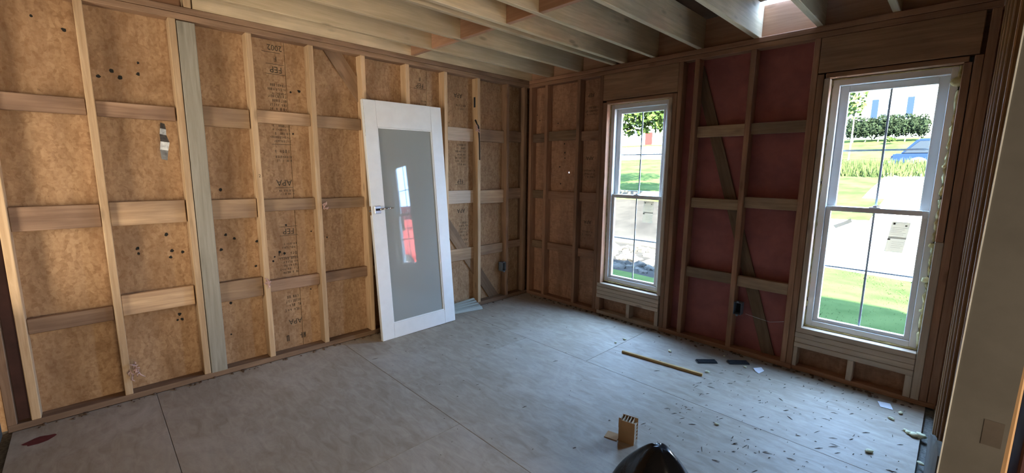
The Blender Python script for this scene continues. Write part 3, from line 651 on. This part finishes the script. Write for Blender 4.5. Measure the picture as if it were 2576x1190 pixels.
# cardboard honeycomb block
cb = empty('cardboard_block', (2.372, -1.660, 0), label='brown cardboard block with open honeycomb edges standing on the floor', cat='cardboard'); cb.rotation_euler = (0, 0, math.radians(14))
hw, dp, hh = .043, .034, .125
boxes('card_sheet', [(-hw, hw, -dp, -dp + .003, 0, hh)], 'cardboard', cb); boxes('card_sheet', [(-hw, hw, dp - .003, dp, 0, hh)], 'cardboard', cb)
bm = bmesh.new(); nz, nx = 6, 5
for k in range(nz):
    z = .002 + k * (hh - .006) / nz; boxbm(bm, -hw + .001, hw - .001, -dp + .0032, dp - .0032, z, z + .0018)
for k in range(nx):
    x = -hw + .002 + k * (2 * hw - .006) / nx; boxbm(bm, x, x + .0018, -dp + .0032, dp - .0032, .001, hh - .001)
from_bm('honeycomb_core', bm, 'card_inner', cb)
boxes('torn_flap', [(-hw - .001, -hw + .012, -dp - .002, -dp - .0004, .08, hh + .012)], 'cardboard', cb)
boxes('brown_patch', [(-hw - .075, -hw - .004, -dp - .01, -dp + .055, 0.0005, .004)], 'cardboard', cb)  # thin brown patch on the floor left of the block
# black plastic bag
def bag():
    bm = bmesh.new(); prof = [(.0, .21, .0), (.08, .225, .0), (.18, .20, 0), (.27, .15, 0), (.34, .095, 0), (.385, .052, 0), (.402, .026, 0)]
    cx, cy = 2.785, -2.150; seg = 28; rings = []; rr = random.Random(9)
    for z, r, _ in prof:
        ring_ = []
        for k in range(seg):
            t = 2 * PI * k / seg; sq = 1 / max(abs(math.cos(t)), abs(math.sin(t))) ** .55
            q = r * sq * (.86 + .05 * math.sin(5 * t + z * 9) + rr.uniform(-.012, .012))
            ring_.append(bm.verts.new((q * math.cos(t + .82), q * math.sin(t + .82), z + rr.uniform(-.003, .003) * (z > 0))))
        rings.append(ring_)
    for i in range(len(rings) - 1):
        for k in range(seg): bm.faces.new((rings[i][k], rings[i][(k + 1) % seg], rings[i + 1][(k + 1) % seg], rings[i + 1][k]))
    bm.faces.new(rings[0][::-1]); bm.faces.new(rings[-1])
    o = from_bm('plastic_bag', bm, 'black_plastic', smooth=True, label='shiny black plastic bag peaking up at the bottom edge of the view', cat='bag'); o.location = (cx, cy, .001)
    s = o.modifiers.new('sub', 'SUBSURF'); s.levels = 2; s.render_levels = 2
bag()
# bundle of white slats beside the door
sl = empty('slat_bundle', (.03, -1.0, 0), label='bundle of off-white slats lying on the floor beside the leaning door', cat='slats')
for k in range(5):
    zr = .012 + .020 * k if k else .005
    p0 = Vector((-.02 - .010 * k, -.22, .012 + .012 * k)); p1 = Vector((.085 - .028 * k, .215 - .004 * k, .016 + .019 * k))
    board_between('slat', p0, p1, .034 if k == 0 else .030, .0035, (.75, -.2, .65) if k == 0 else (.35, -.1, .9), 'slat', sl)
# bent flashing hanging in the second bay
bm = bmesh.new(); pts = [(-.035, -3.268, 1.725), (-.022, -3.270, 1.69), (-.030, -3.272, 1.655), (-.012, -3.268, 1.61), (-.020, -3.276, 1.56), (-.010, -3.280, 1.50)]
wd_ = [.010, .014, .016, .022, .020, .014]
vl = []
for (x, y, z), w in zip(pts, wd_): vl.append((bm.verts.new((x, y - w, z)), bm.verts.new((x + .004, y + w, z - .006)), bm.verts.new((x - .0015, y - w, z)), bm.verts.new((x + .0025, y + w, z - .006))))
for i in range(len(vl) - 1):
    a_, b_ = vl[i], vl[i + 1]; bm.faces.new((a_[0], a_[1], b_[1], b_[0])); bm.faces.new((a_[2], b_[2], b_[3], a_[3])); bm.faces.new((a_[0], b_[0], b_[2], a_[2])); bm.faces.new((a_[1], a_[3], b_[3], b_[1]))
from_bm('metal_flashing', bm, 'flashing', label='crumpled strip of silver flashing hanging on the left wall sheathing', cat='metal strip')
# insulation tufts caught on studs
for i, (x, y, z, r, lb) in enumerate([(.004, -.772, 1.86, .03, 'pink insulation tuft caught on a stud right of the leaning door'), (.006, -2.315, 1.165, .028, 'pale insulation tuft caught on a stud left of the leaning door'), (.008, -3.548, .21, .04, 'brownish insulation tuft at the foot of the leftmost whole stud'), (.006, -2.76, .625, .028, 'pale wood shred hanging on a stud right of the grey board')]):
    rr = random.Random(70 + i); bm = bmesh.new()
    for k in range(14):
        p = Vector((x, y, z)) + Vector((rr.uniform(0, .5), rr.uniform(-.6, .6), rr.uniform(-1, 1))) * r; q = p + Vector((rr.uniform(.0, .6), rr.uniform(-.8, .8), rr.uniform(-1.2, .6))) * r
        tube(bm, [p, (p + q) / 2 + Vector((rr.uniform(0, .3), rr.uniform(-.3, .3), rr.uniform(-.3, .3))) * r, q], [.0035, .005, .0018], 5)
    from_bm('insulation_tuft', bm, 'insulation', smooth=True, label=lb, cat='insulation')
# cobweb thread near the far-wall box
bm = bmesh.new(); tube(bm, [(2.40, .03, .335), (2.50, .02, .325), (2.58, .015, .318), (2.62, .012, .33), (2.675, .0, .35)], .0012, 5)
from_bm('cobweb_thread', bm, 'paper', label='thin pale cobweb thread strung across the bay beside the electrical box', cat='cobweb')
# splinters and dirt scattered over the floor
rr = random.Random(21); bm = bmesh.new()
for k in range(330):
    if k < 230: x, y = rr.uniform(2.35, 3.45), rr.uniform(-1.6, -.10)
    else: x, y = rr.uniform(.3, 3.3), rr.uniform(-2.6, -.10)
    if (x - 2.37) ** 2 + (y + 1.66) ** 2 < .02 or (x - 2.27) ** 2 + (y + .35) ** 2 < .016 or (x - 2.44) ** 2 + (y + .185) ** 2 < .016: continue
    L = rr.uniform(.006, .05) if rr.random() < .5 else rr.uniform(.004, .012); t = rr.gauss(.9, .6)
    w = rr.uniform(.0008, .002); dx, dy = math.cos(t), math.sin(t); h = rr.uniform(.001, .003)
    vs = [bm.verts.new((x + dx * L * s_ - dy * w * q, y + dy * L * s_ + dx * w * q, .0006 + (h if s_ > 0 else 0))) for s_, q in ((-.5, -1), (.5, -1), (.5, 1), (-.5, 1))]
    top = bm.verts.new((x, y, .0025 + h)); bm.faces.new(vs)
    for i in range(4): bm.faces.new((vs[i], vs[(i + 1) % 4], top))
from_bm('wood_splinters', bm, 'splinter', label='fine wood splinters and bark bits strewn over the plywood floor', cat='debris', kind='stuff')
bm = bmesh.new()
for k in range(260):
    r = rr.uniform(.003, .012)
    if k < 170: x, y = rr.uniform(.1, 3.45), -abs(rr.gauss(0, .035)) - .008
    else: x, y = .01 + abs(rr.gauss(0, .02)), rr.uniform(-4.0, -.1)
    if .20 < x < .25 and -2 < y < -1.15: continue
    if x < .2 and -1.3 < y < -.7: continue
    blob(bm, (x, y, r * .35), (r * 1.3, r, r * .6), k, 1, .4)
from_bm('dirt_crumbs', bm, 'dirt', label='brown dirt and sawdust crumbs along the foot of the walls', cat='debris', kind='stuff')
bm = bmesh.new(); vs = []
for i in range(18):
    t = 2 * PI * i / 18; q = rr.uniform(.8, 1.15); vs.append(bm.verts.new((.20 + .045 * q * math.cos(t), -3.965 + .085 * q * math.sin(t) * .7, .0008)))
bm.faces.new(vs); from_bm('paint_stain', bm, 'red_stain', floor)

# ------------------------------------------------------------------ outside: terrain
CY = -3.645
def zprof(Dd, x):
    P = [(0, -.36), (9.0, -.36), (10.0, -.30), (14.0, .33), (18, .98), (24, 1.78), (30, 2.28), (34, 3.35), (38, 3.7), (60, 5.2), (110, 8.0)]
    if Dd <= 0: return P[0][1]
    for (a, za), (b, zb) in zip(P, P[1:]):
        if Dd <= b:
            z = za + (zb - za) * (Dd - a) / (b - a); break
    else: z = P[-1][1]
    if x < -.5 and 14.6 < Dd < 22: z += .30 * max(0, 1 - (Dd - 14.6) / 7.4)
    return z
def region(Dd, x):
    dx = (x - 3.4846) / Dd if Dd > .5 else 0
    if x < -.2:
        if Dd < 7.0: return 'grass'
        if Dd < 9.4: return 'rockbed'
        if Dd < 14.5: return 'asphalt'
        if 30 <= Dd < 37 and x < -7: return 'concrete'
        return 'grass'
    if x > 3.9 + .0 * Dd: return 'gravel'  # bright gravel added out of view to bounce light onto the left wall
    if Dd < 10.0: return 'grass'
    if Dd < 14.0: return 'gravel'
    if Dd < 24 and dx > -.115 + .0035 * (Dd - 14) : return 'gravel'
    return 'grass'
ys = [.13 + .5 * i for i in range(56)] + [29 + 2.0 * i for i in range(42)]
xs = [-75 + 5 * i for i in range(9)] + [-30 + .5 * i for i in range(100)] + [20 + 4 * i for i in range(14)]
parts = {}
for i in range(len(ys) - 1):
    for j in range(len(xs) - 1):
        xm, ym = (xs[j] + xs[j + 1]) / 2, (ys[i] + ys[i + 1]) / 2
        parts.setdefault(region(ym - CY, xm), []).append((j, i))
NM = {'grass': ('ground_lawn', 'grass'), 'rockbed': ('ground_rockbed', 'asphalt'), 'asphalt': ('ground_driveway', 'asphalt'), 'gravel': ('ground_gravel_drive', 'gravel'), 'concrete': ('ground_street', 'concrete')}
for key, cells in parts.items():
    idx, V, F = {}, [], []
    def vid(j, i):
        if (j, i) not in idx:
            idx[(j, i)] = len(V); V.append((xs[j], ys[i], zprof(ys[i] - CY, xs[j]) + .03 * math.sin(xs[j] * 1.7 + ys[i] * .9)))
        return idx[(j, i)]
    for j, i in cells: F.append((vid(j, i), vid(j + 1, i), vid(j + 1, i + 1), vid(j, i + 1)))
    me = bpy.data.meshes.new(NM[key][0]); me.from_pydata(V, [], F)
    link(bpy.data.objects.new(NM[key][0], me), None, NM[key][1], kind='structure')
boxes('ground_rear_bounce', [(-60, 60, -60, -5.91, -.5, -.12)], 'concrete', kind='structure')  # unseen pale ground, added to bounce warm sunlight towards the rear room
boxes('ground_side_bounce', [(6.71, 60, -7.8, .13, -.5, -.30)], 'concrete', kind='structure')  # pale ground added out of view as an upward bounce for the hall
boxes('ground_apron', [(-60, -.135, -7.8, .13, -.5, -.36)], 'grass', kind='structure')
# timber edging and wall beside the drive
for k, (x0, x1) in enumerate([(-9.5, -5.2), (-5.19, -.4)]):
    member('landscape_timber', x0, x1, CY + 14.45, CY + 14.62, .30, .52, 'timber', axis='x', label=('left' if k == 0 else 'right') + ' landscape timber holding back the lawn across the drive', cat='timber', group='landscape timbers')
    member('landscape_timber', x0, x1, CY + 14.48, CY + 14.65, .53, .72, 'timber', axis='x', label=('left' if k == 0 else 'right') + ' upper landscape timber holding back the lawn across the drive', cat='timber', group='landscape timbers')
member('edging_timber', -6.5, -.3, CY + 9.40, CY + 9.56, -.42, -.18, 'timber', axis='x', label='single timber edging the drive behind the rock bed', cat='timber')
rr = random.Random(5); bm = bmesh.new()
for k in range(420):
    x, Dd = rr.uniform(-4.5, -.2), rr.uniform(6.9, 9.18); r = rr.uniform(.04, .11); blob(bm, (x, CY + Dd, zprof(Dd, x) + r * .3), (r * 1.3, r, r * .7), k, 1, .25)
from_bm('landscape_rocks', bm, 'rock', label='grey landscape rocks seen low through the narrower window', cat='rocks', kind='stuff')
# tall grass tufts
def leaves(bm, c, rad, k, size, rr, shell=.0, up=.0):
    for _ in range(k):
        while True:
            p = Vector((rr.uniform(-1, 1), rr.uniform(-1, 1), rr.uniform(-1, 1)))
            if shell <= p.length <= 1: break
        q = Vector((c[0] + p.x * rad[0], c[1] + p.y * rad[1], c[2] + p.z * rad[2])); s = size * rr.uniform(.6, 1.3)
        u = Vector((rr.gauss(0, 1), rr.gauss(0, 1), rr.gauss(0, 1) + up)).normalized(); w = u.cross(Vector((rr.gauss(0, 1), rr.gauss(0, 1), rr.gauss(0, 1)))).normalized()
        a_, b_, c_, d_ = q - u * s, q + w * s * .45, q + u * s, q - w * s * .45
        bm.faces.new([bm.verts.new(t) for t in (a_, b_, c_, d_)])
rr = random.Random(31); bm = bmesh.new()
for k in range(2600):
    Dd = rr.uniform(4.2, 9.8); x = 3.4846 + Dd * rr.uniform(-.22, .0); z = zprof(Dd, x); h = rr.uniform(.012, .045); t = rr.uniform(0, PI); w = .006
    bm.faces.new([bm.verts.new(p) for p in ((x - w * math.cos(t), CY + Dd - w * math.sin(t), z), (x + w * math.cos(t), CY + Dd + w * math.sin(t), z), (x + rr.uniform(-.05, .05), CY + Dd + rr.uniform(-.05, .05), z + h))])
for k in range(2200):
    Dd = rr.uniform(20.5, 23.8); x = 3.4846 + Dd * rr.uniform(-.17, -.02); z = zprof(Dd, x); h = rr.uniform(.1, .42) ; t = rr.uniform(0, PI); w = .03
    bm.faces.new([bm.verts.new(p) for p in ((x - w * math.cos(t), CY + Dd - w * math.sin(t), z), (x + w * math.cos(t), CY + Dd + w * math.sin(t), z), (x + rr.uniform(-.1, .1), CY + Dd + rr.uniform(-.1, .1), z + h))])
from_bm('grass_blades', bm, 'grass_blade', label='loose grass blades standing up from the lawn outside', cat='grass', kind='stuff')

# hedge
hd = empty('clipped_hedge', (0, CY + 34, 3.3), label='clipped dark green hedge in front of the white house', cat='hedge')
rr = random.Random(41); bm = bmesh.new()
for k in range(10):
    cx_ = -1.65 + k * .36; leaves(bm, (cx_, 0, .82 + rr.uniform(-.05, .08)), (.36, .55, .66), 650, .075, rr, .55)
    blob(bm, (cx_, 0, .80), (.28, .42, .52), k, 1, .15)
from_bm('foliage', bm, 'hedge_leaf', hd)
for k in range(6):
    bm = bmesh.new(); x_ = -1.5 + k * .6; tube(bm, [(x_, 0, -.05), (x_ + .05, .02, .3), (x_ - .03, 0, .6)], [.035, .03, .025], 6); from_bm('hedge_stem', bm, 'bark', hd)
bm = bmesh.new(); leaves(bm, (0, 0, 0), (.30, .2, .16), 160, .07, rr)
o = from_bm('yellow_shrub', bm, 'leaf_light', label='small yellow-green shrub in front of the clipped hedge', cat='shrub'); o.location = (.35, CY + 32.9, 3.35)
# white house behind the hedge
def house(name, label, x0, x1, y, z0, h, depth, wins, door=None, roofh=2.6):
    r = empty(name, ((x0 + x1) / 2, y, z0), label=label, cat='house'); o0 = Vector(r.location)
    L = lambda x, yy, z: (x - o0.x, yy - o0.y, z - o0.z)
    def bx(nm, a0, a1, b0, b1, c0, c1, mat, par): 
        p, q = L(a0, b0, c0), L(a1, b1, c1); return boxes(nm, [(p[0], q[0], p[1], q[1], p[2], q[2])], mat, par)
    bx('house_wall', x0, x1, y, y + depth, z0 - .6, z0 + h, 'siding', r)
    poly_prism('roof', [(-.5, z0 + h - o0.z), (depth / 2, z0 + h + roofh - o0.z), (depth + .5, z0 + h - o0.z)], x0 - .4 - o0.x, x1 + .4 - o0.x, 'roofing', r, frame=lambda u, v, w: (w, u, v))
    for (a, b_, c, d, sh, shm) in wins:
        f_ = bx('window_frame', a - .06, b_ + .06, y - .06, y - .01, c - .06, d + .06, 'trim_white', r)
        mid = (c + d) / 2
        bx('pane', a, b_, y - .065, y - .061, c, mid - .02, 'house_glass', f_); bx('pane', a, b_, y - .065, y - .061, mid + .02, d, 'house_glass', f_)
        for s_ in sh:
            if s_ < 0: bx('shutter', a - .09 - .34, a - .09, y - .05, y - .01, c - .03, d + .03, shm, r)
            else: bx('shutter', b_ + .09, b_ + .09 + .34, y - .05, y - .01, c - .03, d + .03, shm, r)
    if door:
        a, b_, c, d = door; dd = bx('front_door', a, b_, y - .05, y - .01, c, d, 'red_door', r); bx('door_panel', a + .12, b_ - .12, y - .056, y - .051, c + .15, (c + d) / 2 - .1, 'red_door', dd); bx('door_panel', a + .12, b_ - .12, y - .056, y - .051, (c + d) / 2 + .05, d - .15, 'red_door', dd)
    return r
YH = CY + 38
house('white_house', 'white house with blue shutters above the clipped hedge', -7.5, 9.0, YH, 3.7, 4.2, 8.0, [(-.86, -.40, 5.0, 6.22, (-1,), 'shutter'), (-.10, .38, 5.0, 6.22, (1,), 'shutter'), (-3.4, -2.55, 4.9, 6.2, (1,), 'shutter_grey'), (3.0, 3.9, 4.9, 6.2, (-1, 1), 'shutter')])
house('distant_house', 'distant white house with a red front door behind the tree', -42, -24, CY + 62, 5.2, 3.4, 9.0, [(-37, -35.6, 6.1, 7.6, (-1, 1), 'shutter_grey'), (-33.5, -32.5, 6.1, 7.6, (), 'shutter'), (-27.5, -26, 6.1, 7.6, (), 'shutter')], door=(-31.1, -29.9, 5.3, 7.2))

# vehicles
def car(name, label, loc, rotz, paint, L=4.5, Wd=1.8, hb=.78, hc=1.42, truck=False, z=0):
    r = empty(name, loc, label=label, cat='car'); r.rotation_euler = (0, 0, rotz)
    def prof(pts, w, nm, mat, par, bev=.05):
        bm = bmesh.new(); lo = [bm.verts.new((x, -w / 2, zz)) for x, zz in pts]; hi = [bm.verts.new((x, w / 2, zz)) for x, zz in pts]
        bm.faces.new(lo); bm.faces.new(hi[::-1]); k = len(pts)
        for i in range(k): bm.faces.new((lo[i], hi[i], hi[(i + 1) % k], lo[(i + 1) % k]))
        bmesh.ops.bevel(bm, geom=list(bm.edges), offset=bev, segments=2, affect='EDGES')
        return from_bm(nm, bm, mat, par, smooth=False)
    h = L / 2
    body = prof([(-h, .32), (-h, hb), (-h + .1, hb + .05), (h - 1.2, hb + .04), (h - .1, hb - .10), (h, .55), (h, .32)], Wd, 'car_body', paint, r)
    cabx = (-h + .25, -h + .75, h - 1.95, h - 1.25) if not truck else (-h + 1.9, -h + 2.1, h - 1.9, h - 1.3)
    cab = prof([(cabx[0], hb + .03), (cabx[1], hc), (cabx[2], hc), (cabx[3], hb + .03)], Wd - .22, 'cabin', paint, r)
    prof([(cabx[0] + .10, hb + .07), (cabx[1] + .06, hc - .09), (cabx[2] - .06, hc - .09), (cabx[3] - .12, hb + .07)], Wd - .20, 'side_glass', 'car_glass', cab, .01)
    if truck: prof([(-h + .02, hb + .04), (-h + .02, hb + .28), (-h + 1.85, hb + .28), (-h + 1.85, hb + .04)], Wd - .02, 'cargo_bed', paint, r, .02)
    for sx in (-h + .85, h - .85):
        for sy in (-Wd / 2 + .02, Wd / 2 - .02):
            bm = bmesh.new(); g = bmesh.ops.create_cone(bm, segments=20, radius1=.34, radius2=.34, depth=.22, cap_ends=True)
            w_ = from_bm('wheel', bm, 'tyre', r); w_.location = (sx, sy, .34); w_.rotation_euler = (PI / 2, 0, 0)
            bm = bmesh.new(); bmesh.ops.create_cone(bm, segments=12, radius1=.19, radius2=.19, depth=.235, cap_ends=True); from_bm('hubcap', bm, 'steel', w_)
    for sy in (-1, 1): boxes('tail_light', [(-h - .02, -h + .12, sy * (Wd / 2 - .32) - .16 + (.16 if sy > 0 else 0) - (.0), sy * (Wd / 2 - .32) + .16 + (.18 if sy > 0 else -.0), hb - .18, hb - .02)], 'tail_red', r)
    for sx, sg in ((-h - .06, 1), (h - .06, 1)): boxes('bumper', [(sx, sx + .12, -Wd / 2 + .03, Wd / 2 - .03, .34, .52)], 'bumper_white', r, bev=.02)
    return r
car('blue_car', 'dark blue parked car with a red tail light beyond the lawn', (3.55, CY + 25.0, 1.42), 0.0, 'car_blue')
car('red_pickup', 'red pickup truck parked outside to the right of the larger window', (9.2, 3.5, -.36), 0.0, 'car_red', 5.2, 1.9, 1.35, 2.1, True)

# tree whose branch hangs across the narrower window
tr = empty('broadleaf_tree', (-5.9, CY + 12.2, .25), label='broadleaf tree with low branches hanging across the narrower window', cat='tree')
rr = random.Random(51)
bm = bmesh.new(); tube(bm, [(0, 0, -.3), (.05, 0, 1.2), (-.05, .1, 3.0), (.1, 0, 5.5)], [.30, .22, .18, .10], 10); from_bm('trunk', bm, 'bark', tr, smooth=True)
for k, (a_, b_) in enumerate([((0, 0, 2.2), (2.4, .3, 3.1)), ((0, 0, 2.6), (-2.2, .6, 4.0)), ((0, .1, 3.2), (1.6, 1.2, 4.8)), ((0, 0, 3.4), (-.6, -1.5, 5.0))]):
    bm = bmesh.new(); A_, B_ = Vector(a_), Vector(b_); tube(bm, [A_, A_.lerp(B_, .5) + Vector((0, 0, .25)), B_], [.09, .06, .025], 7); from_bm('branch', bm, 'bark', tr, smooth=True)
bm = bmesh.new()
for c_, r_, k in (((1.9, .0, 3.05), (1.5, .9, .80), 1500), ((2.9, .3, 3.1), (1.0, .8, .75), 800), ((0, 0, 5.0), (2.4, 2.2, 1.5), 2600), ((-2.2, .5, 4.2), (1.3, 1.2, .9), 900), ((1.6, 1.0, 5.0), (1.6, 1.5, 1.1), 1200)): leaves(bm, c_, r_, k, .11, rr)
from_bm('foliage', bm, 'leaf', tr)
# small sprig tree at the left of the larger window
st = empty('young_tree', (-.55, CY + 27, 1.9), label='slim young tree at the left edge of the larger window', cat='tree')
bm = bmesh.new(); tube(bm, [(0, 0, -.2), (.03, 0, 1.6), (0, .02, 3.6)], [.05, .035, .02], 7); from_bm('trunk', bm, 'bark', st, smooth=True)
bm = bmesh.new(); leaves(bm, (0, 0, 3.0), (.45, .45, .9), 260, .13, rr); from_bm('foliage', bm, 'leaf_light', st)
for (x_, Dd, hgt, lb) in [(-24, 33, 7.0, 'shade tree left of the street beyond the drive'), (-14.5, 52, 8.0, 'tall tree beside the distant white house'), (11.5, 20, 7.5, 'shade tree standing to the right of the blue parked car')]:
    zb = zprof(Dd, x_); t_ = empty('shade_tree', (x_, CY + Dd, zb), label=lb, cat='tree', group='shade trees around the lawn')
    bm = bmesh.new(); tube(bm, [(0, 0, -.3), (.1, 0, hgt * .4), (0, .1, hgt * .8)], [.28, .2, .08], 9); from_bm('trunk', bm, 'bark', t_, smooth=True)
    bm = bmesh.new(); leaves(bm, (0, 0, hgt * .72), (hgt * .36, hgt * .36, hgt * .30), 2600, .22, rr); from_bm('foliage', bm, 'leaf', t_)
